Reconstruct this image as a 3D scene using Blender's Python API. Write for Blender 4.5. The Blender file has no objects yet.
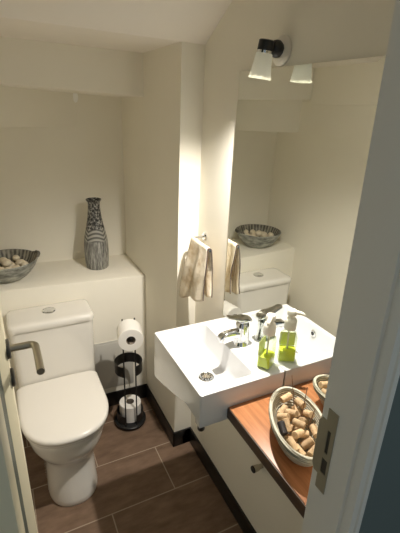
import bpy, bmesh, math, random
from math import sin, cos, pi, sqrt, atan2
from mathutils import Vector, Matrix

random.seed(4)
scene = bpy.context.scene
COL = scene.collection

# ------------------------------------------------------------------ helpers
class MB:
    """collects shapes into one bmesh"""
    def __init__(self):
        self.bm = bmesh.new()

    def box(self, x0, x1, y0, y1, z0, z1, bev=0.0, seg=2, M=None):
        b = bmesh.new()
        r = bmesh.ops.create_cube(b, size=1.0)
        for v in b.verts:
            v.co = Vector(((x0 + x1) / 2 + v.co.x * (x1 - x0), (y0 + y1) / 2 + v.co.y * (y1 - y0), (z0 + z1) / 2 + v.co.z * (z1 - z0)))
        if bev > 0:
            bmesh.ops.bevel(b, geom=list(b.edges), offset=bev, segments=seg, profile=0.5, affect='EDGES')
        self._merge(b, M)
        return self

    def _merge(self, b, M=None):
        if M is not None:
            bmesh.ops.transform(b, matrix=M, verts=b.verts)
        me = bpy.data.meshes.new('tmp')
        b.to_mesh(me)
        b.free()
        self.bm.from_mesh(me)
        bpy.data.meshes.remove(me)

    def loft(self, loops, cap0=True, cap1=True, closed=True, M=None):
        b = bmesh.new()
        rows = [[b.verts.new(p) for p in lp] for lp in loops]
        n = len(rows[0])
        for i in range(len(rows) - 1):
            for j in range(n if closed else n - 1):
                k = (j + 1) % n
                b.faces.new((rows[i][j], rows[i][k], rows[i + 1][k], rows[i + 1][j]))
        if cap0:
            b.faces.new(list(reversed(rows[0])))
        if cap1:
            b.faces.new(rows[-1])
        bmesh.ops.recalc_face_normals(b, faces=b.faces)
        self._merge(b, M)
        return self

    def lathe(self, prof, c=(0, 0, 0), seg=40, cap0=True, cap1=True, M=None):
        loops = []
        for r, z in prof:
            loops.append([(c[0] + r * cos(2 * pi * j / seg), c[1] + r * sin(2 * pi * j / seg), c[2] + z) for j in range(seg)])
        return self.loft(loops, cap0, cap1, True, M)

    def tube(self, pts, r, seg=12, cyclic=False, caps=True):
        pts = [Vector(p) for p in pts]
        n = len(pts)
        rs = r if isinstance(r, (list, tuple)) else [r] * n
        loops = []
        prev = None
        for i, p in enumerate(pts):
            if cyclic:
                t = (pts[(i + 1) % n] - pts[i - 1]).normalized()
            else:
                t = (pts[min(i + 1, n - 1)] - pts[max(i - 1, 0)]).normalized()
            if prev is None:
                a = Vector((0, 0, 1)) if abs(t.z) < 0.9 else Vector((1, 0, 0))
                u = t.cross(a).normalized()
            else:
                u = (prev - t * prev.dot(t)).normalized()
            prev = u
            w = t.cross(u)
            loops.append([tuple(p + (u * cos(2 * pi * j / seg) + w * sin(2 * pi * j / seg)) * rs[i]) for j in range(seg)])
        if cyclic:
            loops.append(loops[0])
            caps = False
        return self.loft(loops, caps, caps)

    def prism(self, poly, z0, z1):
        return self.loft([[(x, y, z0) for x, y in poly], [(x, y, z1) for x, y in poly]])

    def build(self, name, mat, parent=None, smooth=35, loc=None):
        bmesh.ops.remove_doubles(self.bm, verts=self.bm.verts, dist=1e-6)
        me = bpy.data.meshes.new(name)
        self.bm.to_mesh(me)
        self.bm.free()
        o = bpy.data.objects.new(name, me)
        COL.objects.link(o)
        if mat:
            me.materials.append(mat)
        if smooth:
            for p in me.polygons:
                p.use_smooth = True
            me.set_sharp_from_angle(angle=math.radians(smooth))
        if loc is not None:          # move the origin, keep the shape where it is
            for v in me.vertices:
                v.co -= Vector(loc)
            o.location = loc
        if parent:
            o.parent = parent
            base = Vector(parent['_w']) if '_w' in parent else Vector(parent.location)
            o.location = Vector(o.location) - base
            o['_w'] = list(Vector(o.location) + base)
        else:
            o['_w'] = list(o.location)
        return o


def tag(o, label=None, cat=None, group=None, kind=None):
    if label: o['label'] = label
    if cat: o['category'] = cat
    if group: o['group'] = group
    if kind: o['kind'] = kind
    return o


def thing(name, loc, label=None, cat=None, group=None, kind=None):
    e = bpy.data.objects.new(name, None)
    COL.objects.link(e)
    e.location = loc
    e.empty_display_size = 0.05
    e['_w'] = list(loc)
    return tag(e, label, cat, group, kind)


def struct(o):
    o['kind'] = 'structure'
    return o


def srgb(r, g, b):
    f = lambda c: (c / 255 / 12.92) if c / 255 <= 0.04045 else ((c / 255 + 0.055) / 1.055) ** 2.4
    return (f(r), f(g), f(b), 1)


class Mat:
    def __init__(self, name, color=(0.8, 0.8, 0.8, 1), rough=0.5, metal=0.0, **kw):
        self.m = bpy.data.materials.new(name)
        self.m.use_nodes = True
        self.nt = self.m.node_tree
        self.b = self.nt.nodes['Principled BSDF']
        self.b.inputs['Base Color'].default_value = color
        self.b.inputs['Roughness'].default_value = rough
        self.b.inputs['Metallic'].default_value = metal
        for k, v in kw.items():
            self.b.inputs[k.replace('_', ' ')].default_value = v

    def n(self, t, **kw):
        nd = self.nt.nodes.new(t)
        for k, v in kw.items():
            if k in nd.inputs:
                nd.inputs[k].default_value = v
            else:
                setattr(nd, k, v)
        return nd

    def l(self, a, b):
        self.nt.links.new(a, b)

    def coord(self, kind='Object', scale=(1, 1, 1), rot=(0, 0, 0), loc=(0, 0, 0)):
        tc = self.n('ShaderNodeTexCoord')
        mp = self.n('ShaderNodeMapping')
        mp.inputs['Scale'].default_value = scale
        mp.inputs['Rotation'].default_value = rot
        mp.inputs['Location'].default_value = loc
        self.l(tc.outputs[kind], mp.inputs['Vector'])
        return mp.outputs['Vector']

    def noise(self, vec, scale, detail=4, rough=0.5):
        nd = self.n('ShaderNodeTexNoise')
        nd.inputs['Scale'].default_value = scale
        nd.inputs['Detail'].default_value = detail
        nd.inputs['Roughness'].default_value = rough
        if vec is not None:
            self.l(vec, nd.inputs['Vector'])
        return nd.outputs['Fac']

    def ramp(self, fac, stops, interp='LINEAR'):
        nd = self.n('ShaderNodeValToRGB')
        cr = nd.color_ramp
        cr.interpolation = interp
        while len(cr.elements) < len(stops):
            cr.elements.new(0.5)
        for e, (p, c) in zip(cr.elements, stops):
            e.position = p
            e.color = c
        self.l(fac, nd.inputs['Fac'])
        return nd.outputs['Color']

    def base(self, out):
        self.l(out, self.b.inputs['Base Color'])

    def bump(self, h, strength=0.1, dist=0.01):
        nd = self.n('ShaderNodeBump')
        nd.inputs['Strength'].default_value = strength
        nd.inputs['Distance'].default_value = dist
        self.l(h, nd.inputs['Height'])
        self.l(nd.outputs['Normal'], self.b.inputs['Normal'])


# ------------------------------------------------------------------ materials
def wall_mat(name, col, bump=0.04):
    w = Mat(name, col, 0.75)
    v = w.coord('Object')
    f = w.noise(v, 3.0, 5)
    c0 = tuple(c * 0.955 for c in col[:3]) + (1,)
    w.base(w.ramp(f, [(0.3, c0), (0.7, col)]))
    w.bump(w.noise(v, 90, 3), bump, 0.004)
    return w.m

WALL = wall_mat('wall_paint', (0.87, 0.83, 0.725, 1))
CEIL = wall_mat('ceiling_paint', (0.90, 0.845, 0.77, 1), 0.12)
HALLWALL = wall_mat('hall_paint', (0.12, 0.155, 0.15, 1))
JAMB = Mat('jamb_paint', (0.80, 0.775, 0.71, 1), 0.42).m

t = Mat('slate_tile', rough=0.6, Specular_IOR_Level=0.25)
v = t.coord('Object', loc=(0.178, 0.12, 0))
br = t.n('ShaderNodeTexBrick')
br.offset = 0.5
br.inputs['Scale'].default_value = 1.0
br.inputs['Brick Width'].default_value = 0.575
br.inputs['Row Height'].default_value = 0.26
br.inputs['Mortar Size'].default_value = 0.0028
br.inputs['Mortar Smooth'].default_value = 0.2
br.inputs['Mortar'].default_value = (0.36, 0.29, 0.22, 1)
t.l(v, br.inputs['Vector'])
nf = t.noise(t.coord('Object', scale=(1, 3, 1)), 9, 8, 0.65)
ca = t.ramp(nf, [(0.25, (0.115, 0.073, 0.047, 1)), (0.75, (0.245, 0.158, 0.106, 1))])
t.l(ca, br.inputs['Color1'])
t.l(ca, br.inputs['Color2'])
t.base(br.outputs['Color'])
t.bump(br.outputs['Fac'], -0.25, 0.004)
TILE = t.m

BASEB = Mat('black_skirting_tile', (0.012, 0.011, 0.010, 1), 0.35).m
PORC = Mat('white_porcelain', (0.80, 0.77, 0.71, 1), 0.12, Coat_Weight=0.4, Coat_Roughness=0.05).m
SEATM = Mat('white_seat_plastic', (0.80, 0.765, 0.705, 1), 0.22).m
BASIN = Mat('basin_ceramic', (0.70, 0.70, 0.70, 1), 0.10, Coat_Weight=0.4, Coat_Roughness=0.04).m
CHROME = Mat('chrome', (0.72, 0.73, 0.74, 1), 0.07, 1.0).m
STEEL = Mat('brushed_steel', (0.46, 0.42, 0.34, 1), 0.33, 1.0).m
DARKSTEEL = Mat('dark_steel', (0.10, 0.095, 0.085, 1), 0.4, 0.8).m
PLATE = Mat('aged_brass_plate', (0.42, 0.38, 0.28, 1), 0.5, 0.6).m
BLACKM = Mat('black_metal', (0.010, 0.010, 0.010, 1), 0.32).m
BLACKP = Mat('black_plastic', (0.012, 0.012, 0.012, 1), 0.4).m
MIRROR = Mat('mirror_silver', (0.86, 0.875, 0.84, 1), 0.0, 1.0).m
MEDGE = Mat('mirror_edge_glass', (0.30, 0.34, 0.30, 1), 0.2).m
SPOTX, SPOTZ = -0.318, 1.624
SPOTM = Mat('bright_spot_white', (0.97, 0.96, 0.92, 1), 0.5).m  # paints the bright specular spot below the beam
WHITEP = Mat('white_enamel', (0.78, 0.74, 0.66, 1), 0.3).m
PANELW = Mat('grey_white_panel', (0.56, 0.545, 0.50, 1), 0.4).m

pm = Mat('toilet_paper', (0.83, 0.80, 0.75, 1), 0.9)
pm.bump(pm.noise(pm.coord('Object'), 140, 3), 0.15, 0.003)
PAPER = pm.m
CARD = Mat('cardboard_core', (0.22, 0.18, 0.14, 1), 0.9).m

w = Mat('oiled_wood', rough=0.38)
v = w.coord('Object', scale=(14, 1.1, 14))
f = w.noise(v, 5.0, 8, 0.6)
w.base(w.ramp(f, [(0.25, (0.29, 0.108, 0.038, 1)), (0.55, (0.46, 0.19, 0.075, 1)), (0.8, (0.58, 0.265, 0.115, 1))]))
w.bump(f, 0.08, 0.003)
WOOD = w.m
w = Mat('shadow_wood_edge', rough=0.5)  # the board's wood darkened: shadow on its front edge put into the colour
f = w.noise(w.coord('Object', scale=(10, 1.2, 10)), 6.0, 8, 0.6)
w.base(w.ramp(f, [(0.3, (0.045, 0.024, 0.013, 1)), (0.75, (0.11, 0.058, 0.03, 1))]))
WOODE = w.m

b = Mat('basket_fibre', rough=0.7)
v = b.coord('Object')
wv = b.n('ShaderNodeTexWave', wave_type='BANDS', bands_direction='Z')
wv.inputs['Scale'].default_value = 55
wv.inputs['Distortion'].default_value = 2.0
b.l(v, wv.inputs['Vector'])
f = b.noise(v, 45, 5)
mx = b.n('ShaderNodeMath', operation='MULTIPLY')
b.l(wv.outputs['Fac'], mx.inputs[0]); b.l(f, mx.inputs[1])
b.base(b.ramp(mx.outputs[0], [(0.03, (0.26, 0.235, 0.17, 1)), (0.4, (0.56, 0.53, 0.42, 1))]))
b.bump(wv.outputs['Fac'], 0.5, 0.004)
BASKET = b.m

c = Mat('cork', rough=0.85)
v = c.coord('Object')
f = c.noise(v, 160, 6, 0.7)
oi = c.n('ShaderNodeObjectInfo')
hsv = c.n('ShaderNodeHueSaturation')
c.l(c.ramp(f, [(0.28, (0.20, 0.11, 0.055, 1)), (0.42, (0.56, 0.38, 0.21, 1)), (0.8, (0.74, 0.54, 0.33, 1))]), hsv.inputs['Color'])
mr = c.n('ShaderNodeMapRange')
mr.inputs['To Min'].default_value = 0.65
mr.inputs['To Max'].default_value = 1.15
c.l(oi.outputs['Random'], mr.inputs['Value'])
c.l(mr.outputs[0], hsv.inputs['Value'])
c.base(hsv.outputs['Color'])
c.bump(f, 0.3, 0.002)
CORK = c.m
DARKCORK = Mat('dark_cork', (0.022, 0.016, 0.014, 1), 0.6).m
STEM = Mat('dry_stem', (0.26, 0.15, 0.09, 1), 0.8).m

# vase: streaks below, wavy pale bands at the shoulder, dark speckle on the neck
vm = Mat('vase_glaze', rough=0.55)
tc = vm.n('ShaderNodeTexCoord')
sp = vm.n('ShaderNodeSeparateXYZ')
vm.l(tc.outputs['Object'], sp.inputs[0])
streak = vm.noise(vm.coord('Object', scale=(70, 70, 7)), 2.2, 6, 0.65)
low = vm.ramp(streak, [(0.34, (0.04, 0.04, 0.039, 1)), (0.50, (0.22, 0.217, 0.20, 1)), (0.66, (0.48, 0.47, 0.43, 1))])
at = vm.n('ShaderNodeMath', operation='ARCTAN2')
vm.l(sp.outputs['Y'], at.inputs[0]); vm.l(sp.outputs['X'], at.inputs[1])
def mth(mat, op, a, b=0.0):
    nd = mat.n('ShaderNodeMath', operation=op)
    for k_, q_ in enumerate((a, b)):
        if isinstance(q_, (int, float)): nd.inputs[k_].default_value = q_
        else: mat.l(q_, nd.inputs[k_])
    return nd.outputs[0]
wob = mth(vm, 'MULTIPLY', mth(vm, 'ABSOLUTE', mth(vm, 'SINE', mth(vm, 'ADD', mth(vm, 'MULTIPLY', at.outputs[0], 2.0), 1.97))), 0.016)
zz = mth(vm, 'MULTIPLY', mth(vm, 'SUBTRACT', sp.outputs['Z'], wob), 2 * pi / 0.021)
wave = mth(vm, 'ADD', mth(vm, 'MULTIPLY', mth(vm, 'SINE', zz), 0.5), 0.5)
mid = vm.ramp(wave, [(0.35, (0.12, 0.118, 0.108, 1)), (0.65, (0.40, 0.39, 0.35, 1))])
spk = vm.noise(vm.coord('Object', scale=(1, 1, 0.8)), 95, 4, 0.6)
top = vm.ramp(spk, [(0.43, (0.018, 0.018, 0.018, 1)), (0.54, (0.17, 0.167, 0.155, 1)), (0.64, (0.48, 0.47, 0.43, 1))])
def step(mat, src, a, bb):
    m = mat.n('ShaderNodeMapRange')
    m.inputs['From Min'].default_value = a
    m.inputs['From Max'].default_value = bb
    mat.l(src, m.inputs['Value'])
    return m.outputs[0]
def mix(mat, fac, a, bb):
    m = mat.n('ShaderNodeMix', data_type='RGBA')
    mat.l(fac, m.inputs[0]); mat.l(a, m.inputs[6]); mat.l(bb, m.inputs[7])
    return m.outputs[2]
m1 = mix(vm, step(vm, sp.outputs['Z'], 0.150, 0.160), low, mid)
m2 = mix(vm, step(vm, sp.outputs['Z'], 0.212, 0.222), m1, top)
vm.base(m2)
vm.bump(streak, 0.3, 0.004)
VASE = vm.m

bw = Mat('marbled_bowl_glaze', rough=0.5)
v = bw.coord('Object', scale=(1, 1, 2.6))
f = bw.noise(v, 16, 7, 0.65)
bw.base(bw.ramp(f, [(0.32, (0.08, 0.08, 0.07, 1)), (0.5, (0.27, 0.275, 0.245, 1)), (0.66, (0.52, 0.52, 0.46, 1))]))
bw.bump(f, 0.2, 0.004)
BOWL = bw.m
bw = Mat('ribbed_bowl_inside', rough=0.6)
v = bw.coord('Object')
sx_ = bw.n('ShaderNodeSeparateXYZ')
bw.l(v, sx_.inputs[0])
an_ = bw.n('ShaderNodeMath', operation='ARCTAN2')
bw.l(sx_.outputs['Y'], an_.inputs[0]); bw.l(sx_.outputs['X'], an_.inputs[1])
ml_ = bw.n('ShaderNodeMath', operation='MULTIPLY')
ml_.inputs[1].default_value = 40.0
bw.l(an_.outputs[0], ml_.inputs[0])
sn_ = bw.n('ShaderNodeMath', operation='SINE')
bw.l(ml_.outputs[0], sn_.inputs[0])
ad_ = bw.n('ShaderNodeMath', operation='MULTIPLY_ADD')
ad_.inputs[1].default_value = 0.16
bw.l(sn_.outputs[0], ad_.inputs[0]); bw.l(bw.noise(bw.coord('Object', scale=(1, 1, 0.6)), 26, 6, 0.65), ad_.inputs[2])
bw.base(bw.ramp(ad_.outputs[0], [(0.30, (0.06, 0.056, 0.045, 1)), (0.68, (0.36, 0.34, 0.28, 1))]))
BOWLIN = bw.m
sm = Mat('pale_shell', rough=0.6)
sm.base(sm.ramp(sm.noise(sm.coord('Object'), 22, 5), [(0.3, (0.58, 0.48, 0.34, 1)), (0.65, (0.82, 0.74, 0.58, 1))]))
SHELL = sm.m

tm = Mat('terry_towel', rough=0.95)
v = tm.coord('Object')
f = tm.noise(v, 15, 3, 0.55)
tm.base(tm.ramp(f, [(0.48, (0.76, 0.67, 0.53, 1)), (0.57, (0.66, 0.55, 0.39, 1)), (0.66, (0.50, 0.38, 0.24, 1))]))
vo = tm.n('ShaderNodeTexVoronoi')
vo.inputs['Scale'].default_value = 170
tm.l(v, vo.inputs['Vector'])
tm.bump(vo.outputs['Distance'], 0.5, 0.003)
TOWEL = tm.m
TRIM = Mat('towel_trim', (0.085, 0.06, 0.05, 1), 0.9).m

gl = Mat('clear_plastic', (0.9, 0.93, 0.86, 1), 0.06)
tp = gl.n('ShaderNodeBsdfTransparent')
tp.inputs['Color'].default_value = (0.96, 0.98, 0.93, 1)
lw0 = gl.n('ShaderNodeLayerWeight')
lw0.inputs['Blend'].default_value = 0.5
lw1 = gl.n('ShaderNodeMath', operation='POWER')
lw1.inputs[1].default_value = 3.0
gl.l(lw0.outputs['Facing'], lw1.inputs[0])
lw = gl.n('ShaderNodeMath', operation='MULTIPLY_ADD')
lw.inputs[1].default_value = 0.45
lw.inputs[2].default_value = 0.04
gl.l(lw1.outputs[0], lw.inputs[0])
gm = gl.n('ShaderNodeMixShader')
gg = gl.n('ShaderNodeBsdfGlossy')
gg.inputs['Roughness'].default_value = 0.05
gl.l(lw.outputs[0], gm.inputs[0]); gl.l(tp.outputs[0], gm.inputs[1]); gl.l(gg.outputs[0], gm.inputs[2])
gl.l(gm.outputs[0], gl.nt.nodes['Material Output'].inputs['Surface'])
GLASS = gl.m
lq = Mat('green_soap', (0.80, 0.88, 0.10, 1), 0.15, IOR=1.1)
lq.b.inputs['Transmission Weight'].default_value = 0.15
LIQ = lq.m
lq = Mat('label_film', (0.76, 0.83, 0.26, 1), 0.3)
LABELG = lq.m
PUMP = Mat('ivory_pump', (0.80, 0.76, 0.66, 1), 0.35).m

sh = Mat('frosted_glass', (0.82, 0.82, 0.76, 1), 0.35)
tr = sh.n('ShaderNodeBsdfTranslucent')
tr.inputs['Color'].default_value = (0.75, 0.74, 0.66, 1)
ms = sh.n('ShaderNodeMixShader')
ms.inputs[0].default_value = 0.6
sh.l(sh.b.outputs[0], ms.inputs[1]); sh.l(tr.outputs[0], ms.inputs[2])
sh.l(ms.outputs[0], sh.nt.nodes['Material Output'].inputs['Surface'])
SHADE = sh.m
LAMP_W = 25.0
bu = bpy.data.materials.new('lit_bulb')
bu.use_nodes = True
bu.node_tree.nodes.clear()
em = bu.node_tree.nodes.new('ShaderNodeEmission')
em.inputs['Color'].default_value = (1.0, 0.945, 0.86, 1)
em.inputs['Strength'].default_value = LAMP_W
ou = bu.node_tree.nodes.new('ShaderNodeOutputMaterial')
bu.node_tree.links.new(em.outputs[0], ou.inputs['Surface'])
BULB = bu
bg = bu.copy()
bg.name = 'glowing_bulb_glass'
for nd in bg.node_tree.nodes:
    if nd.type == 'EMISSION':
        nd.inputs['Strength'].default_value = 1.1
BULBG = bg

DOORP = Mat('door_cream_paint', (0.76, 0.69, 0.50, 1), 0.4).m
DOORG = Mat('dark_glossy_panel', (0.040, 0.054, 0.047, 1), 0.35, Specular_IOR_Level=0.06).m

# ------------------------------------------------------------------ the setting
ZL = 0.7786           # ledge top
YC, YN, YB = 1.4076, 1.812, 2.161
XL, XC = -0.92, -0.087
WT = 0.10

struct(MB().box(-2.2, 1.2, -1.6, 2.3, -0.06, 0.0).build('floor', TILE, smooth=0))
struct(MB().box(0.003, WT, 0.33, YC + 0.001, 0, 2.45).build('wall_right', WALL, smooth=0))
struct(MB().box(XC, WT, YC, YB + 0.10, 0, 1.90).build('wall_column', WALL, smooth=0))
struct(MB().box(XL - 0.1, XC + 0.001, YB, YB + 0.10, 0, 1.9).build('wall_back', WALL, smooth=0))
struct(MB().box(XL - 0.1, XL, 0.33, YB + 0.1, 0, 2.45).build('wall_left', WALL, smooth=0))
def zl(x_): return ZL + 0.022 * (XC - x_) / (XC - XL)      # the plastered ledge is a little out of level and square
def yn(x_): return YN + 0.006 + 0.030 * (XC - x_) / (XC - XL)
lg = MB()
rows = []
for xq in (XL, XC):
    z_, y_ = zl(xq), yn(xq)
    rows.append([(xq, YB, 0), (xq, y_, 0), (xq, y_, z_ - .005), (xq, y_ + .0015, z_ - .0015), (xq, y_ + .005, z_), (xq, YB, z_)])
lg.loft(rows)
struct(lg.build('wall_ledge', WALL, smooth=50))
lg = MB()
rows = []
for xq, zq in ((XL, 1.662), (XC, 1.634)):
    rows.append([(xq, YB, zq), (xq, YB, 1.9), (xq, YN, 1.9), (xq, YN, zq + .004), (xq, YN + .0012, zq + .0012), (xq, YN + .004, zq)])
lg.loft(rows)
struct(lg.build('ceiling_beam', WALL, smooth=50))
# lower step of the stair underside at the left of the niche, tapering into the back wall
struct(MB().prism([(XL, YB), (XL, 0.42), (-0.875, 0.42), (-0.875, 1.90), (-0.75, 1.935), (-0.66, 1.985), (-0.57, 2.045), (-0.48, 2.10), (-0.40, 2.14), (-0.32, YB)], 1.488, 1.660).build('ceiling_step', WALL, smooth=40))
struct(MB().box(XL, -0.858, 0.42, YN + 0.001, 1.6425, 2.45, 0.004).build('wall_left', WALL, smooth=30))
struct(MB().lathe([(0.001, 0.0022), (0.012, 0.0018), (0.015, 0.0)], seg=20, M=Matrix.Translation((SPOTX, YB, SPOTZ)) @ Matrix.Rotation(pi / 2, 4, 'X') @ Matrix.Diagonal((1, 1.7, 1, 1))).build('bright_spot', SPOTM))  # specular spot under the beam, put in as a thin white disc
# ceiling: flat at the back, rising under the stairs towards the door
prof = [(YB + 0.1, 1.803), (YC, 1.803), (0.33, 1.803 + 0.594 * (YC - 0.33)), (0.33, 2.60), (YC, 1.95), (YB + 0.1, 1.95)]
struct(MB().loft([[(XL - 0.1, y, z + .016) for y, z in prof], [(WT, y, z) for y, z in prof]]).build('ceiling', CEIL, smooth=0))
# front wall with the doorway
XJ, YJ = -0.215, 0.425
lean = lambda z: -0.018 * (z - 1.2)      # the frame is slightly out of plumb
fw = MB()
fw.box(-0.185, WT, 0.32, 0.42, 0, 2.5)
fw.build('wall_front', WALL, smooth=0)
bpy.data.objects['wall_front']['kind'] = 'structure'
fw = MB()
fw.loft([[(XJ + 0.0185 + lean(z), 0.309, z), (1.2, 0.309, z), (1.2, 0.3195, z), (XJ + 0.0185 + lean(z), 0.3195, z)] for z in (0, 2.6)])
fw.box(-2.2, -0.825, 0.309, 0.3195, 0, 2.6)
fw.box(-0.83, -0.20, 0.309, 0.3195, 2.03, 2.6)
struct(fw.build('wall_hall', HALLWALL, smooth=0))
struct(MB().box(XL - 0.1, -0.81, 0.32, 0.42, 0, 2.45).build('wall_front', WALL, smooth=0))
struct(MB().box(-0.82, -0.185, 0.32, 0.42, 2.02, 2.5).build('wall_front', WALL, smooth=0))
# door frame: reveal, groove, stop and rounded casing
jp = [(XJ, YJ), (XJ, 0.342), (XJ + 0.006, 0.340), (XJ + 0.006, 0.335), (XJ + 0.001, 0.333), (XJ + 0.002, 0.318), (XJ + 0.008, 0.313),
      (XJ + 0.0085, 0.309), (XJ + 0.013, 0.3065), (XJ + 0.017, 0.3075), (XJ + 0.019, 0.311), (XJ + 0.019, 0.3195), (XJ + 0.020, 0.325), (XJ + 0.022, YJ)]
jr = struct(MB().loft([[(x + lean(z), y, z) for x, y in jp] for z in (0, 2.02)]).build('trim_2', JAMB, smooth=30))
SHEAR = Matrix(((1, 0, -0.018, 0.018 * 1.2), (0, 1, 0, 0), (0, 0, 1, 0), (0, 0, 0, 1)))
jl = struct(MB().prism([(-1.022 - x, y) for x, y in reversed(jp)], 0, 2.02).build('trim_3', JAMB, smooth=30))
struct(MB().box(-0.845, -0.175, 0.296, 0.425, 2.0, 2.05, 0.003).build('trim_4', JAMB))
# strike plate on the right jamb, with the curved lip and the two slots
sp_ = MB()
zs0, zs1, yp0, yp1 = 0.893, 1.092, 0.386, 0.410
xs = XJ - 0.0015
def plate_piece(y0, y1, z0, z1):
    sp_.box(xs - 0.0005, XJ + 0.0005, y0, y1, z0, z1)
plate_piece(yp0, yp1, zs0, 0.938)
plate_piece(yp0, yp1, 0.975, 0.990)
plate_piece(yp0, yp1, 1.045, zs1)
for za, zb_, ma, mb in ((0.938, 0.975, .005, .005), (0.990, 1.045, .009, .007)):
    plate_piece(yp0, yp0 + ma, za, zb_)
    plate_piece(yp1 - mb, yp1, za, zb_)
prof_l = [(xs, yp1 - 0.001), (xs, YJ + 0.003), (xs + 0.004, YJ + 0.007), (xs + 0.010, YJ + 0.008), (xs + 0.010, YJ + 0.006), (xs + 0.005, YJ + 0.005), (xs + 0.0018, YJ + 0.002), (xs + 0.0018, yp1 - 0.001)]
lz0, lz1 = 0.928, 1.062
sp_.loft([[(x, y - 0.006 * (1 if z in (lz0, lz1) else 0) * (1 if y > yp1 + 0.002 else 0), z) for x, y in prof_l] for z in (lz0, lz0 + 0.012, lz1 - 0.012, lz1)])
bmesh.ops.transform(sp_.bm, matrix=SHEAR, verts=sp_.bm.verts)
strike = sp_.build('strike_plate', PLATE, jr)
slot = MB()
slot.box(XJ - 0.0003, XJ + 0.0005, yp0 + 0.004, yp1 - 0.004, 0.938, 0.975)
slot.box(XJ - 0.0003, XJ + 0.0005, yp0 + 0.009, yp1 - 0.007, 0.990, 1.045)
bmesh.ops.transform(slot.bm, matrix=SHEAR, verts=slot.bm.verts)
slot.build('latch_slot', DARKSTEEL, strike)

# black tile skirting
HB = 0.090
struct(MB().loft([[(xq, yn(xq) - .008, 0), (xq, yn(xq) - .008, HB), (xq, yn(xq) + .0005, HB), (xq, yn(xq) + .0005, 0)] for xq in (XL, XC)]).build('baseboard_back', BASEB, smooth=0))
bb = MB()
bb.box(XC - 0.008, XC, YC - 0.008, YN - 0.008, 0, HB, 0.0015)
bb.box(XC - 0.008, 0.003, YC - 0.008, YC, 0, HB, 0.0015)
bb.box(-0.005, 0.003, 0.42, YC - 0.008, 0, HB, 0.0015)
struct(bb.build('baseboard_right', BASEB))
struct(MB().box(XL, XL + 0.008, 0.42, YN - 0.008, 0, HB, 0.0015).build('baseboard_left', BASEB))

# inspection panel on the wall behind the toilet
PM = Matrix.Translation((-0.2685, yn(-0.2685), 0)) @ Matrix.Rotation(-atan2(0.030, XC - XL), 4, 'Z')
pn = MB().box(-0.1035, 0.1035, -0.005, 0.0, 0.125, 0.425, 0.002, M=PM)
pn.box(-0.0915, 0.0915, -0.007, -0.004, 0.137, 0.413, 0.0015, M=PM)
tag(pn.build('access_panel', PANELW), 'square pale grey access panel on the back wall beside the toilet tank', 'panel')

# ------------------------------------------------------------------ the open door
door = thing('door_1', (-0.768, 0.405, 0.0), kind='structure')
dl = MB()
xa, xb = -0.787, -0.7440
dl.prism([(xa, 0.880), (-0.763, 0.880), (-0.761, 0.8815), (-0.7465, 0.900), (xb, 0.903), (xb, 0.983), (xb - .002, 0.985), (xa, 0.985)], 0.008, 1.99)
dl.build('door_stile', DOORP, door)
MB().box(xa, xb, 0.405, 0.50, 0.008, 1.99, 0.003).build('door_stile', DOORP, door)
MB().box(xa, xb, 0.50, 0.872, 0.008, 0.12, 0.003).build('door_rail', DOORP, door)
MB().box(xa, xb, 0.50, 0.872, 1.87, 1.99, 0.003).build('door_rail', DOORP, door)
MB().box(-0.778, -0.763, 0.495, 0.882, 0.115, 1.875).build('door_panel', DOORG, door, smooth=0)
hz, hy = 1.045, 0.922
hd = MB()
pts = [(xb, hy, hz), (-0.70, hy, hz)]
for k in range(7):
    a = k / 6 * pi / 2
    pts.append((-0.700 + 0.014 * sin(a) + 0.006, hy - 0.014 * (1 - cos(a)), hz))
pts += [(-0.680, 0.88, hz), (-0.680, 0.80, hz)]
hd.tube(pts, 0.0088, 20)
h = hd.build('door_handle', STEEL, door)
tag(h, 'bent steel lever handle')
Rx = Matrix.Rotation(pi / 2, 4, 'Y')
MB().lathe([(0.024, 0), (0.024, 0.006), (0.021, 0.008), (0.010, 0.008)], seg=32, M=Matrix.Translation((xb, hy, hz)) @ Rx).build('rosette', DARKSTEEL, h)
MB().lathe([(0.023, 0), (0.023, 0.006), (0.020, 0.008), (0.004, 0.008)], seg=32, M=Matrix.Translation((xb, hy, hz - 0.082)) @ Rx).build('key_rosette', DARKSTEEL, door)

# ------------------------------------------------------------------ toilet
TX = -0.585
def dloop(z, hw, yf, yr, n=44, p=2.25, rc=0.02, cx=TX, yround=None):
    """D-shaped outline: rounded towards the front (low y), square at the rear"""
    ys = yround if yround is not None else yf + hw * 1.18
    out = []
    m = n - 8
    for k in range(m + 1):
        a = -pi / 2 + (k / m - 0.5) * pi
        ca, sa = cos(a), sin(a)
        x = abs(ca) ** (2 / p) * (1 if ca >= 0 else -1)
        y = abs(sa) ** (2 / p)
        out.append((cx + hw * x, ys - (ys - yf) * y, z))
    # a ran from -pi to 0: left side, front, right side
    for k in range(4):
        b2 = k / 3 * pi / 2
        out.append((cx + hw - rc + rc * cos(b2), yr - rc + rc * sin(b2), z))
    for k in range(4):
        b2 = pi / 2 + k / 3 * pi / 2
        out.append((cx - hw + rc + rc * cos(b2), yr - rc + rc * sin(b2), z))
    return out

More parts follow.
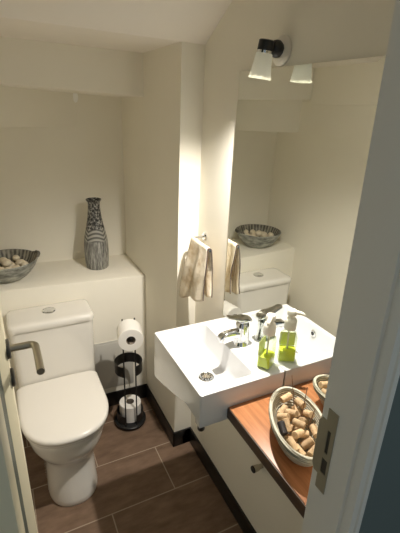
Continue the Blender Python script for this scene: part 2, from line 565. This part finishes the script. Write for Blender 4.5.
toilet = thing('toilet', (TX, 1.5, 0.0), 'white close-coupled toilet with its lid closed, beside the paper stand', 'toilet')
pan = MB()
sec = [(0.0, .103, 1.283), (0.012, .106, 1.279), (0.03, .106, 1.281), (0.08, .103, 1.293), (0.14, .101, 1.306), (0.19, .102, 1.310), (0.215, .107, 1.304), (0.235, .119, 1.290),
       (0.26, .139, 1.276), (0.29, .153, 1.266), (0.33, .162, 1.261), (0.352, .165, 1.259), (0.36, .162, 1.262)]
pan.loft([dloop(z, hw, yf, 1.80, rc=0.03) for z, hw, yf in sec])
pan.build('pan', PORC, toilet, 50)
st = MB()
st.loft([dloop(z, .176 - d, 1.250 + d, 1.632, p=2.35, cx=TX + .002) for z, d in ((0.3605, .006), (0.365, 0.001), (0.373, 0), (0.3775, .003))])
st.build('seat', SEATM, toilet, 50)
ld = MB()
ld.loft([dloop(z, .179 - d, 1.243 + d, 1.640, p=2.35, cx=TX + .002) for z, d in ((0.3785, .006), (0.381, 0.001), (0.392, 0), (0.398, .0022), (0.4025, .007), (0.405, .016), (0.4065, .04), (0.4075, .09))])
ld.build('lid', SEATM, toilet, 60)
def rrect(x0, x1, y0, y1, z, r, k=5):
    out = []
    for (cx, cy, a0) in ((x1 - r, y1 - r, 0), (x0 + r, y1 - r, pi / 2), (x0 + r, y0 + r, pi), (x1 - r, y0 + r, 3 * pi / 2)):
        for i in range(k + 1):
            a = a0 + i / k * pi / 2
            out.append((cx + r * cos(a), cy + r * sin(a), z))
    return out
tk = MB()
tk.loft([rrect(TX - .164 - e, TX + .182 + e, 1.650 - e * .6, 1.826, z, .028) for z, e in ((0.352, 0), (0.45, .0015), (0.56, .004), (0.668, .006))])
tk.build('tank', PORC, toilet, 50)
tl = MB()
tl.loft([rrect(TX - .173 + d, TX + .192 - d, 1.640 + d, 1.826 - d, z, .03) for z, d in ((0.6695, .004), (0.672, .001), (0.694, 0), (0.702, .004), (0.706, .012), (0.708, .03))])
tl.build('tank_lid', PORC, toilet, 50)
fb = MB()
fb.lathe([(0.030, 0.0), (0.030, 0.0035), (0.026, 0.0055), (0.0245, 0.0045), (0.0005, 0.0062)], c=(TX + 0.005, 1.742, 0.7075), seg=36)
f_ = fb.build('flush_button', CHROME, toilet)
for s in (-1, 1):
    MB().lathe([(0.012, 0), (0.012, 0.014), (0.010, 0.017)], c=(TX + s * 0.075, 1.643, 0.3785), seg=20).build('hinge', SEATM, toilet)

# ------------------------------------------------------------------ toilet paper stand
SX, SY = -0.236, 1.665
stand = thing('toilet_paper_stand', (SX, SY, 0), 'black metal toilet paper stand with open ring, standing in the back corner', 'stand')
FA = atan2(-1.58, -0.30)          # open side faces the room
st_b = MB()
st_b.lathe([(0.080, 0.0), (0.084, 0.003), (0.084, 0.010), (0.079, 0.013), (0.02, 0.013), (0.001, 0.014)], c=(SX, SY, 0.012), seg=48)
for k in range(3):
    a = FA + 0.5 + k * 2 * pi / 3
    st_b.lathe([(0.008, 0), (0.010, 0.013)], c=(SX + .065 * cos(a), SY + .065 * sin(a), 0.0), seg=14)
st_b.build('base', BLACKM, stand)
def cring(z0, z1, R, gap, t=0.0022):
    m = MB()
    n = 48
    a0, a1 = FA + gap, FA + 2 * pi - gap
    lo = []
    for i in range(n + 1):
        a = a0 + (a1 - a0) * i / n
        lo.append([(SX + r * cos(a), SY + r * sin(a), z) for r, z in ((R, z0), (R, z1), (R - t, z1), (R - t, z0))])
    m.loft(lo)
    return m
GAP = 0.42
cring(0.335, 0.393, 0.070, GAP).build('holder_ring', BLACKM, stand)
cring(0.035, 0.082, 0.070, GAP).build('holder_ring', BLACKM, stand)
for s in (-1, 1):
    px_, py_ = SX + .070 * cos(FA + s * GAP), SY + .070 * sin(FA + s * GAP)
    MB().tube([(px_, py_, 0.02), (px_, py_, 0.668)], 0.0036, 12).build('pole', BLACKM, stand)
ends = [(SX + .070 * cos(FA + s * GAP), SY + .070 * sin(FA + s * GAP)) for s in (-1, 1)]
mxp, myp = (ends[0][0] + ends[1][0]) / 2, (ends[0][1] + ends[1][1]) / 2
arm = MB()
arm.tube([(ends[0][0], ends[0][1], 0.634), (mxp, myp, 0.634), (ends[1][0], ends[1][1], 0.634)], 0.0036, 12)
RZ = 0.634
ax = Vector((-0.20, -0.98, 0)).normalized()
arm.tube([(mxp, myp, RZ), tuple(Vector((mxp, myp, RZ)) + ax * 0.125)], 0.0036, 12)
arm.tube([tuple(Vector((mxp, myp, RZ)) + ax * 0.125), tuple(Vector((mxp, myp, RZ + 0.012)) + ax * 0.130)], 0.0036, 12)
arm.build('roll_arm', BLACKM, stand)

def roll(name_label, group=None):
    e = thing('toilet_roll', (0, 0, 0), name_label, 'toilet roll', group)
    R, Ri, L = 0.057, 0.020, 0.098
    p = MB()
    p.lathe([(Ri + .001, -L / 2), (R - .002, -L / 2), (R, -L / 2 + .002), (R, L / 2 - .002), (R - .002, L / 2), (Ri + .001, L / 2), (Ri + .001, -L / 2)], seg=48, cap0=False, cap1=False)
    p.build('paper', PAPER, e)
    k = MB()
    k.lathe([(Ri, -L / 2), (Ri + .0012, -L / 2), (Ri + .0012, L / 2), (Ri, L / 2), (Ri, -L / 2)], seg=32, cap0=False, cap1=False)
    k.build('core', CARD, e)
    return e

def copy_tree(o, parent=None):
    c_ = o.copy()
    COL.objects.link(c_)
    if parent: c_.parent = parent
    for ch in list(o.children):
        copy_tree(ch, c_)
    return c_

r1 = roll('white toilet roll hanging on top of the black stand')
cpos = Vector((mxp, myp, RZ)) + ax * 0.063
r1.location = cpos - Vector((0, 0, 0.0155))
r1.rotation_euler = ax.to_track_quat('Z', 'Y').to_euler()
r2 = copy_tree(r1)
r2['label'] = 'white toilet roll standing upright in the base of the black stand'
r2.location = (SX + 0.004, SY + 0.007, 0.0265 + 0.049)
r2.rotation_euler = (0, 0, 0.3)

# ------------------------------------------------------------------ mirror
mg = thing('wall_mirror', (0.0, 0.9, 0.80), 'large frameless mirror on the wall above the washbasin', 'mirror')
poly = [(0.428, 0.801), (0.7705, 0.801), (0.7705, 0.862), (1.159, 0.862), (1.159, 1.708), (0.428, 1.708)]
m_ = MB()
m_.loft([[(-0.0015, y, z) for y, z in poly], [(0.0025, y, z) for y, z in poly]])
m_.build('backing', MEDGE, mg, smooth=0)
m_ = MB()
m_.bm.faces.new([m_.bm.verts.new((-0.0018, y, z)) for y, z in reversed(poly)])
m_.build('mirror_glass', MIRROR, mg, smooth=0)

# ------------------------------------------------------------------ washbasin
bx0, bx1, by0, by1, ZB = -0.2913, -0.0021, 0.771, 1.1365, 0.866
basin = thing('washbasin', ((bx0 + bx1) / 2, (by0 + by1) / 2, 0.866), 'white rectangular wall-hung washbasin in front of the mirror', 'washbasin')
bs = MB()
ix0, ix1, iy0, iy1 = -0.275, -0.098, 0.800, 1.119
K = 5
outer = lambda z, d=0: rrect(bx0 + d, bx1 - d, by0 + d, by1 - d, z, 0.007, K)
inner = lambda z, d, r=0.014, sx=0: rrect(ix0 + d, ix1 - d - sx, iy0 + d, iy1 - d, z, r, K)
loops = [outer(0.772), outer(0.862), outer(0.8648, .0008), outer(0.866, .0035),
         inner(0.866, -0.003), inner(0.8645, 0.0), inner(0.855, .002, .016), inner(0.80, .009, .02), inner(0.785, .013, .024), inner(0.778, .020, .03), inner(0.7752, .034, .03), inner(0.7735, .06, .024)]
bs.loft(loops, cap0=True, cap1=True)
# deeper end panels under the rim and the bowl underside
bs.box(bx0 + .0006, bx1 - 0.002, by0 + .0006, by0 + 0.030, 0.752, 0.80, 0.003)
und = [(by1 - .0006, .7722), (by1 - .0006, .686), (by1 - .003, .683), (1.06, .702), (0.93, .745), (0.862, .7715), (0.862, .7722)]
bs.loft([[(xq, y, z) for y, z in und] for xq in (bx0 + .0006, bx1 - .03)])
bs.build('basin_body', BASIN, basin, 40)
dr = MB()
dc = (-0.178, 0.948, 0.7735)
dr.lathe([(0.026, 0.0), (0.026, 0.002), (0.022, 0.0035), (0.0195, 0.0018), (0.010, 0.0018), (0.0095, 0.0034), (0.0005, 0.0036)], c=dc, seg=40)
d_ = dr.build('drain', CHROME, basin)
for k in range(10):
    a = 2 * pi * k / 10
    MB().lathe([(0.0022, 0), (0.0022, 0.0006)], c=(dc[0] + .0148 * cos(a), dc[1] + .0148 * sin(a), dc[2] + .0018), seg=10).build('drain_hole', BLACKP, d_)
ov = MB()
ov.lathe([(0.0135, 0), (0.0135, 0.002), (0.011, 0.004), (0.008, 0.0035), (0.008, 0.001)], seg=32, cap1=True, M=Matrix.Translation((-0.2685, 0.945, 0.838)) @ Rx)
o_ = ov.build('overflow', CHROME, basin)
MB().lathe([(0.0078, 0), (0.0078, 0.0005)], seg=24, M=Matrix.Translation((-0.2672, 0.945, 0.838)) @ Rx).build('overflow_hole', BLACKP, o_)
MB().lathe([(0.009, 0), (0.011, 0.004), (0.011, 0.022)], c=(-0.276, 0.788, 0.731), seg=20).build('bracket_foot', BLACKP, basin)
MB().box(-0.04, 0.003, 0.79, 1.12, 0.715, 0.771, 0.003).build('wall_bracket', BASIN, basin)
# waste pipe
MB().tube([(-0.178, 0.948, 0.738), (-0.178, 0.948, 0.66), (-0.172, 0.948, 0.64), (-0.15, 0.948, 0.63), (0.003, 0.948, 0.63)], 0.016, 16).build('waste_pipe', CHROME, basin)

# ------------------------------------------------------------------ faucet
fx, fy = -0.046, 0.957
fau = thing('faucet', (fx, fy, ZB), 'chrome single-lever faucet on the rear deck of the washbasin', 'faucet')
b_ = MB()
b_.lathe([(0.0275, 0), (0.0275, 0.003), (0.025, 0.006), (0.0235, 0.03), (0.0235, 0.066), (0.022, 0.078), (0.016, 0.086), (0.003, 0.089)], c=(fx, fy, ZB), seg=40)
b_.build('faucet_body', CHROME, fau, 50)
s_ = MB()
lo = []
for x, zc, hw, hh in ((-0.050, 0.905, .0165, .018), (-0.075, 0.911, .0165, .0145), (-0.100, 0.913, .0160, .0115), (-0.122, 0.911, .0150, .0105), (-0.131, 0.906, .0140, .009), (-0.1345, 0.901, .011, .006)):
    lo.append([(x, fy + hw * (abs(cos(a)) ** .7) * (1 if cos(a) >= 0 else -1), zc + hh * (abs(sin(a)) ** .7) * (1 if sin(a) >= 0 else -1)) for a in [2 * pi * j / 24 for j in range(24)]])
s_.loft(lo)
s_.lathe([(0.0095, 0), (0.0105, 0.012)], c=(-0.123, fy, 0.893), seg=24)
s_.build('spout', CHROME, fau, 60)
l_ = MB()
lo = []
for x, zc, hw, hh in ((-0.016, 0.951, .012, .003), (-0.022, 0.9565, .019, .008), (-0.046, 0.9615, .0235, .0095), (-0.066, 0.9655, .0205, .0065), (-0.085, 0.9710, .0165, .0048), (-0.104, 0.9780, .0140, .0038), (-0.110, 0.980, .009, .002)):
    lo.append([(x, fy + hw * (abs(cos(a)) ** .8) * (1 if cos(a) >= 0 else -1), zc + hh * (abs(sin(a)) ** .8) * (1 if sin(a) >= 0 else -1)) for a in [2 * pi * j / 24 for j in range(24)]])
l_.loft(lo)
l_.build('lever', CHROME, fau, 60)

# ------------------------------------------------------------------ soap dispenser
qx, qy = -0.041, 0.822
soap = thing('soap_dispenser', (qx, qy, ZB), 'clear pump bottle of yellow-green soap on the basin corner', 'soap dispenser')
MQ = Matrix.Translation((qx, qy, ZB)) @ Matrix.Rotation(0.55, 4, 'Z')
def sq(z, hx, hy_, r): return rrect(-hx, hx, -hy_, hy_, z, r, 5)
g = MB()
g.loft([sq(0.0005, .024, .019, .006), sq(0.003, .027, .021, .007), sq(0.088, .026, .0205, .008), sq(0.098, .023, .0185, .010), sq(0.106, .014, .014, .012), sq(0.116, .0135, .0135, .012),
        sq(0.116, .0120, .0120, .011), sq(0.105, .0125, .0125, .011), sq(0.096, .0215, .017, .009), sq(0.087, .0245, .019, .007), sq(0.005, .0255, .0195, .006)], M=MQ)
g.build('bottle', GLASS, soap, 50)
g = MB()
g.loft([sq(0.0056, .0250, .0190, .006), sq(0.040, .0248, .0188, .0065)], M=MQ)
g.build('soap_liquid', LIQ, soap, 50)
g = MB()
g.box(-0.0245, 0.0245, 0.0178, 0.0186, 0.041, 0.088, M=MQ)
g.build('rear_label', LABELG, soap)
g = MB()
g.lathe([(0.0175, 0.112), (0.0185, 0.114), (0.0185, 0.140), (0.016, 0.148), (0.009, 0.151), (0.008, 0.158), (0.013, 0.160), (0.0145, 0.163), (0.0145, 0.172), (0.012, 0.177), (0.002, 0.179)], seg=32, M=MQ)
p_ = g.build('pump', PUMP, soap, 50)
g = MB()
MN = Matrix.Translation((qx, qy, ZB)) @ Matrix.Rotation(pi + 0.75, 4, 'Z')
lo = []
for x, zc, rr in ((0.0, .169, .0075), (0.015, .170, .0070), (0.028, .1695, .0058), (0.036, .167, .0050), (0.040, .163, .0042)):
    lo.append([(x, rr * cos(2 * pi * j / 16), zc + rr * sin(2 * pi * j / 16)) for j in range(16)])
g.loft(lo, M=MN)
g.build('nozzle', PUMP, p_, 50)
MB().tube([tuple(MQ @ Vector((0, 0, 0.012))), tuple(MQ @ Vector((0.002, 0, 0.115)))], 0.0028, 10).build('dip_tube', PUMP, soap)

# ------------------------------------------------------------------ wooden shelf
shelf = thing('wooden_shelf', (-0.1, 0.6, 0.80), 'reddish-brown wooden shelf board with its front edge darkened as shadow, right of the washbasin', 'shelf')
MB().box(-0.1985, -0.003, 0.426, 0.7695, 0.764, 0.800, 0.001).build('board', WOOD, shelf)
MB().box(-0.2025, -0.1985, 0.426, 0.7695, 0.7635, 0.7995, 0.0008).build('front_edge', WOODE, shelf)

# doorstop-like knob under the shelf
kn = MB()
Rxm = Matrix.Rotation(-pi / 2, 4, 'Y')
kn.lathe([(0.0085, 0.0), (0.0085, 0.012), (0.0115, 0.018), (0.0125, 0.034), (0.0125, 0.037)], seg=28, M=Matrix.Translation((0.003, 0.827, 0.418)) @ Rxm)
knob = thing('wall_peg', (0.003, 0.827, 0.418), 'small round metal knob with a dark end on the white wall under the shelf', 'knob')
kn.build('stem', STEEL, knob, 40)
MB().lathe([(0.0128, 0.0), (0.0128, 0.003), (0.011, 0.005)], seg=28, M=Matrix.Translation((0.003 - 0.037, 0.827, 0.418)) @ Rxm).build('end_cap', BLACKP, knob)

# ------------------------------------------------------------------ basket with corks
bc = Vector((-0.105, 0.586, 0.800))
U = Vector((-0.40, -0.917, 0)).normalized()
V = Vector((-U.y, U.x, 0))
def ell(a, bb_, z, n=56, lift=0.0):
    out = []
    for j in range(n):
        th = 2 * pi * j / n
        p = bc + U * (a * cos(th)) + V * (bb_ * sin(th))
        out.append((p.x, p.y, bc.z + z + lift * (cos(th) ** 2)))
    return out
bk = thing('basket', tuple(bc), 'oval pale woven basket full of wine corks on the wooden shelf', 'basket')
k_ = MB()
k_.loft([ell(.064, .034, 0.0005), ell(.080, .045, 0.004), ell(.098, .055, .022), ell(.114, .0635, .046), ell(.124, .067, .064, lift=.006),
         ell(.119, .062, .064, lift=.006), ell(.109, .0575, .046), ell(.093, .049, .024), ell(.077, .041, .008), ell(.055, .028, .005)])
k_.build('basket_body', BASKET, bk, 60)
rim = MB()
rim.tube([Vector(p) for p in ell(.123, .0665, .066, 64, .006)], 0.0056, 10, cyclic=True)
rim.tube([Vector(p) for p in ell(.1222, .0662, .056, 64, .006)], 0.0040, 10, cyclic=True)
rim.build('rim', BASKET, bk, 60)

def cork_mesh(L=0.032, R=0.0095):
    m = MB()
    m.lathe([(R * .55, -L / 2), (R - .0012, -L / 2), (R, -L / 2 + .0012), (R * 1.0, L / 2 - .0012), (R - .0012, L / 2), (R * .55, L / 2)], seg=20)
    return m
def segdist(p1, q1, p2, q2):
    best = 9
    for i in range(9):
        a = p1.lerp(q1, i / 8)
        d = q2 - p2
        tt = max(0, min(1, (a - p2).dot(d) / d.dot(d)))
        best = min(best, (a - (p2 + d * tt)).length)
    return best
placed = []
CR = 0.0095
def inside(p, r):
    q = p - bc
    h_ = max(0.0, q.z)
    k = min(1.0, max(0.0, (h_ - 0.005) / 0.06))
    a = .078 + (.117 - .078) * k ** .75 - r
    b2 = .042 + (.0605 - .042) * k ** .75 - r
    return (q.dot(U) / a) ** 2 + (q.dot(V) / b2) ** 2 < 1
rng = random.Random(11)
stems = [((-0.072, 0.634, 0.822), (-0.081, 0.659, 0.952)), ((-0.064, 0.619, 0.826), (-0.067, 0.612, 0.944)), ((-0.067, 0.587, 0.83), (-0.076, 0.566, 0.915))]
stem_v = [(Vector(a), Vector(b2)) for a, b2 in stems]
for tries in range(80):
    best = None
    for q in range(900):
        th = rng.uniform(0, pi)
        tilt = rng.uniform(-0.75, 0.75)
        d = Vector((cos(th) * cos(tilt), sin(th) * cos(tilt), sin(tilt)))
        p = bc + U * rng.uniform(-.105, .105) + V * rng.uniform(-.055, .055) + Vector((0, 0, rng.uniform(.016, .070)))
        if best and p.z >= best[0].z: continue
        e1, e2 = p + d * 0.0157, p - d * 0.0157
        if min(e1.z, e2.z) - CR * cos(tilt) < bc.z + 0.0075: continue
        if not (inside(e1, CR) and inside(e2, CR)): continue
        s1, s2 = p + d * (.016 - CR * .35), p - d * (.016 - CR * .35)
        if any(segdist(s1, s2, a, b2) < 2.02 * CR for a, b2, _, _ in placed): continue
        if any(segdist(s1, s2, a, b2) < CR + .002 for a, b2 in stem_v): continue
        best = (p, d)
    if best and best[0].z < bc.z + 0.064:
        p, d = best
        placed.append((p + d * (.016 - CR * .35), p - d * (.016 - CR * .35), p, d))
print('CORKS', len(placed))
first = None
for i, (_, _, p, d) in enumerate(placed):
    if first is None:
        first = cork_mesh().build('wine_cork', CORK)
        o = first
    else:
        o = first.copy()
        COL.objects.link(o)
    o.location = p
    o.rotation_euler = d.to_track_quat('Z', 'Y').to_euler()
    tag(o, 'tan wine cork lying in the heap in the oval basket', 'cork', 'wine corks in the basket')
# the one dark cork in the heap: the placed one nearest its spot
cand = [o for o in bpy.data.objects if o.name.startswith('wine_cork')]
dk = min(cand, key=lambda o: (Vector(o.location) - Vector((-0.150, 0.600, 0.864))).length)
dk.data = dk.data.copy()
dk.data.materials[0] = DARKCORK
del dk['group']
dk['label'] = 'almost black wine cork at the left side of the oval basket'
lab = ['longest thin dry stem at the far end of the cork basket', 'thin dry stem leaning over the middle of the cork basket', 'shortest thin dry stem near the wall side of the cork basket']
for (a, b2), lb in zip(stem_v, lab):
    m = a.lerp(b2, .5) + Vector((.003, .002, 0))
    tag(MB().tube([a, m, b2], [.0016, .0014, .0009], 8).build('dried_stem', STEM, loc=tuple(a)), lb, 'stem')

# ------------------------------------------------------------------ vase, bowl and shells on the ledge
vz = MB()
VX, VY = -0.290, 2.012
vp = [(0.054, 0.0), (0.058, 0.004), (0.060, 0.03), (0.0625, 0.09), (0.0615, 0.13), (0.0575, 0.165), (0.050, 0.20), (0.042, 0.235), (0.0355, 0.27), (0.031, 0.31), (0.0290, 0.338), (0.030, 0.350), (0.0375, 0.360), (0.0385, 0.365),
      (0.035, 0.366), (0.026, 0.352), (0.025, 0.335), (0.030, 0.27), (0.045, 0.20), (0.055, 0.10), (0.052, 0.012), (0.002, 0.010)]
vp = [(r, z * 1.005) for r, z in vp]
vz.lathe(vp, c=(VX, VY, zl(VX) + .0003), seg=56)
tag(vz.build('vase', VASE, smooth=60, loc=(VX, VY, zl(VX))), 'tall bottle-shaped grey and black patterned vase on the ledge', 'vase')

BX, BY = -0.724, 1.985
ZB_ = zl(-0.80) + .0005
SB, SZ = 0.815, 0.85
bowl = thing('bowl', (BX, BY, ZB_), 'grey marbled bowl of pale shells at the left end of the ledge', 'bowl')
bo = MB()
bo.lathe([(r * SB, z * SZ) for r, z in ((0.070, 0.0), (0.084, 0.003), (0.108, 0.018), (0.135, 0.044), (0.158, 0.076), (0.1725, 0.106), (0.1755, 0.112), (0.1735, 0.116), (0.1690, 0.1155))], c=(BX, BY, ZB_), seg=64, cap1=False)
bo.build('bowl_body', BOWL, bowl, 60, loc=(BX, BY, ZB_))
bi = MB()
n = 96
lo = []
for r, z, rib in ((0.1690, 0.1155, 0), (0.1655, 0.110, .0), (0.163, 0.106, .0012), (0.149, 0.076, .002), (0.126, 0.046, .002), (0.099, 0.021, .001), (0.078, 0.008, 0), (0.03, 0.006, 0)):
    r, z = r * SB, z * SZ
    lo.append([(BX + (r + rib * sin(24 * 2 * pi * j / n)) * cos(2 * pi * j / n), BY + (r + rib * sin(24 * 2 * pi * j / n)) * sin(2 * pi * j / n), ZB_ + z) for j in range(n)])
bi.loft(lo, cap0=False, cap1=True)
bi.build('bowl_inside', BOWLIN, bowl, 60, loc=(BX, BY, ZB_))
# twisted lug on the rim
lug = MB()
pts = []
for k in range(13):
    a = -0.30 + 0.60 * k / 12
    pts.append((BX + SB * (0.171 + .010 * sin(pi * k / 12)) * cos(a + .15), BY + SB * (0.171 + .010 * sin(pi * k / 12)) * sin(a + .15), ZB_ + SZ * 0.114 + 0.006 * sin(pi * k / 12) + .003 * sin(k * 2.2)))
lug.tube(pts, [0.003 + 0.006 * sin(pi * k / 12) for k in range(13)], 12)
lug.build('lug', BOWLIN, bowl, 60)
shp = [(-0.035, -0.055, .033, 0.060), (0.045, -0.035, .030, 0.057), (-0.075, 0.03, .030, 0.065), (0.01, 0.035, .034, 0.055), (0.075, 0.035, .026, 0.070), (-0.015, 0.095, .025, 0.075), (-0.095, -0.035, .024, 0.082), (0.005, -0.105, .022, 0.088), (0.095, -0.03, .020, 0.084), (0.0, -0.01, .026, 0.100), (0.055, 0.085, .020, 0.090)]
def shell_mesh(r, seed):
    rg = random.Random(seed)
    bmm = bmesh.new()
    bmesh.ops.create_icosphere(bmm, subdivisions=3, radius=r)
    ph = rg.uniform(0, 6)
    for vv in bmm.verts:
        d = vv.co.normalized()
        an = atan2(d.y, d.x)
        vv.co = Vector((vv.co.x * 1.0, vv.co.y * 0.93, vv.co.z * 0.86)) * (1 + 0.03 * sin(9 * an + ph) * (1 - abs(d.z)) + 0.05 * sin(2 * an + ph))
    m = MB()
    m._merge(bmm)
    return m
for i, (x, y, r, z) in enumerate(shp):
    o = shell_mesh(r * .86, i).build('shell', SHELL, smooth=70)
    o.location = (BX + x * SB, BY + y * SB, ZB_ + z * .76 + .004)
    tag(o, 'pale rounded shell lying in the marbled bowl on the ledge', 'shell', 'shells in the marbled bowl')

# ------------------------------------------------------------------ towel rail and towel
RXX, RZZ, RY = -0.061, 1.124, 1.342
rail = thing('towel_holder', (0.003, RY, RZZ), 'small chrome towel holder on the wall beside the left edge of the mirror', 'towel holder')
Ry = Matrix.Rotation(pi / 2, 4, 'X')
MB().lathe([(0.017, 0), (0.017, 0.005), (0.014, 0.009), (0.006, 0.010)], seg=28, M=Matrix.Translation((0.003, RY, RZZ)) @ Rxm).build('wall_rosette', CHROME, rail)
pts = [(0.0, RY, RZZ)] + [(RXX + 0.012 - 0.012 * sin(k / 6 * pi / 2), RY - 0.012 * (1 - cos(k / 6 * pi / 2)), RZZ) for k in range(7)] + [(RXX, 1.178, RZZ)]
MB().tube(pts, 0.0048, 14).build('rod', CHROME, rail)
tw = thing('hand_towel', (RXX, 1.28, RZZ), 'cream hand towel with beige blotches hanging over the chrome rail', 'towel')
NY, NS = 26, 70
Y0, Y1 = 1.186, 1.322
def tow(s, v_):
    """s 0..1 from the front hem over the rod to the back hem; v_ 0..1 from the near edge to the far edge"""
    y = Y0 + (Y1 - Y0) * v_
    R_ = 0.0072
    Lf = 0.195 + 0.062 * v_ + 0.006 * sin(9 * v_)
    Lb = 0.190 + 0.03 * v_
    tot = Lf + Lb + pi * R_
    q = s / .4 * Lf if s < .4 else (Lf + (s - .4) / .2 * pi * R_ if s <= .6 else Lf + pi * R_ + (s - .6) / .4 * Lb)
    if q < Lf:
        d = Lf - q
        x, z = -R_ - 0.012 * min(1, d / .10) - 0.006 * (d / .2), -d
    elif q < Lf + pi * R_:
        a = (q - Lf) / R_
        x, z, d = -R_ * cos(a), R_ * sin(a), 0
    else:
        d = q - Lf - pi * R_
        x, z = R_ + 0.008 * min(1, d / .08), -d
    w_ = min(1, d / .12)
    x += w_ * 0.006 * sin(v_ * 11 + 1.2 + (0 if q < Lf else 1.7)) + 0.002 * sin(v_ * 23 + s * 9) * w_
    y += ((0.034 * v_ - 0.006) * min(1.6, d / .15) if q < Lf else 0) + 0.003 * sin(s * 17)
    return Vector((RXX + x, y, RZZ + z))
m = MB()
g_ = [[m.bm.verts.new(tow(i / NS, j / NY)) for j in range(NY + 1)] for i in range(NS + 1)]
for i in range(NS):
    for j in range(NY):
        m.bm.faces.new((g_[i][j], g_[i + 1][j], g_[i + 1][j + 1], g_[i][j + 1]))
clo = m.build('cloth', TOWEL, tw, 80)
sd = clo.modifiers.new('thick', 'SOLIDIFY')
sd.thickness = 0.0042
sd.offset = 1.0 if False else 0.0
trm = MB()
trm.tube([tow(i / 60, -0.01) for i in range(61)], 0.0021, 8)
trm.build('trim_edge', TRIM, tw, 60)

# ------------------------------------------------------------------ wall lamp
LX, LY = -0.068, 0.940
lamp = thing('wall_lamp', (0.003, 0.955, 1.745), 'wall spotlight with a frosted glass shade, lit, above the mirror', 'lamp')
pl = MB()
pl.lathe([(0.036, 0), (0.036, 0.006), (0.032, 0.011), (0.020, 0.014), (0.002, 0.0145)], seg=44, M=Matrix.Translation((0.003, 0.958, 1.746)) @ Rxm)
pl.build('wall_plate', WHITEP, lamp, 40)
sv = MB()
sv.lathe([(0.001, -0.021), (0.010, -0.019), (0.018, -0.010), (0.021, 0), (0.018, 0.010), (0.010, 0.019), (0.001, 0.021)], c=(-0.022, 0.952, 1.748), seg=28)
sv.build('swivel', BLACKP, lamp, 60)
MB().tube([(-0.030, 0.952, 1.748), (-0.060, 0.942, 1.750)], 0.0085, 16).build('arm', CHROME, lamp)
TOP = Vector((-0.065, 0.938, 1.7505))
AXL = (Vector((-0.0695, 0.947, 1.676)) - TOP).normalized()
ML = Matrix.Translation(TOP) @ AXL.to_track_quat('Z', 'Y').to_matrix().to_4x4()
MB().lathe([(0.016, -0.013), (0.0190, -0.011), (0.0195, 0.008), (0.0195, 0.011)], seg=32, M=ML).build('cap', BLACKP, lamp, 40)
MB().lathe([(0.0185, 0.011), (0.0185, 0.017)], seg=32, M=ML).build('collar', CHROME, lamp, 40)
sd_ = MB()
sd_.lathe([(0.0190, 0.017), (0.0208, 0.019), (0.0232, 0.040), (0.0262, 0.060), (0.0295, 0.0765), (0.0277, 0.0765), (0.0244, 0.060), (0.0214, 0.040), (0.0190, 0.022), (0.0170, 0.019)], seg=44, cap0=False, cap1=False, M=ML)
sd_.build('lamp_shade', SHADE, lamp, 60)
MB().lathe([(0.009, 0.015), (0.010, 0.035), (0.018, 0.050), (0.0240, 0.0660), (0.0240, 0.0695), (0.0228, 0.0695), (0.001, 0.068)], seg=32, M=ML).build('bulb_body', BULBG, lamp, 40)
MB().lathe([(0.0225, 0.0690), (0.0225, 0.0700), (0.0195, 0.0705), (0.015, 0.0708), (0.008, 0.0710), (0.001, 0.0710)], seg=32, M=ML).build('bulb', BULB, lamp, 80)

ldt = bpy.data.lights.new('lamp_beam', 'SPOT')
ldt.energy = 44.0
ldt.color = (1.0, 0.945, 0.86)
ldt.spot_size = math.radians(132)
ldt.spot_blend = 1.0
ldt.shadow_soft_size = 0.011
lo_ = bpy.data.objects.new('lamp_beam', ldt)
COL.objects.link(lo_)
lo_.location = TOP + AXL * 0.090
lo_.rotation_euler = (-AXL).to_track_quat('Z', 'Y').to_euler()

# ------------------------------------------------------------------ light from the hall, camera, view
wd = bpy.data.worlds.new('hall_dusk')
scene.world = wd
wd.use_nodes = True
wd.node_tree.nodes['Background'].inputs['Color'].default_value = (0.45, 0.53, 0.56, 1)
wd.node_tree.nodes['Background'].inputs['Strength'].default_value = 0.38

Rm = Matrix(((0.8947541415719796, -0.4448557622492724, 0.038966356429729614),
             (0.1329190388289392, 0.3486132309384847, 0.9277938048572119),
             (0.42631860768277624, 0.8249679787775097, -0.3710529325246865)))
cd = bpy.data.cameras.new('camera')
cam = bpy.data.objects.new('camera', cd)
COL.objects.link(cam)
M3 = Matrix((Rm[0], Rm[1], -Rm[2])).transposed()
cam.matrix_world = Matrix.Translation((-0.70877, 0, 1.60)) @ M3.to_4x4()
cd.sensor_fit = 'HORIZONTAL'
cd.sensor_width = 36
cd.lens = 397.313 * 36 / 400
cd.clip_start = 0.01
scene.camera = cam

for o in bpy.data.objects:
    if '_w' in o: del o['_w']
scene.view_settings.view_transform = 'Standard'
scene.view_settings.look = 'None'
scene.view_settings.gamma = 1
scene.view_settings.use_curve_mapping = False
scene.view_settings.exposure = 0.42
scene.cycles.use_denoising = True
scene.cycles.max_bounces = 14
scene.cycles.diffuse_bounces = 8
scene.cycles.glossy_bounces = 6
scene.cycles.transmission_bounces = 10
scene.cycles.transparent_max_bounces = 24
scene.cycles.sample_clamp_indirect = 4.0
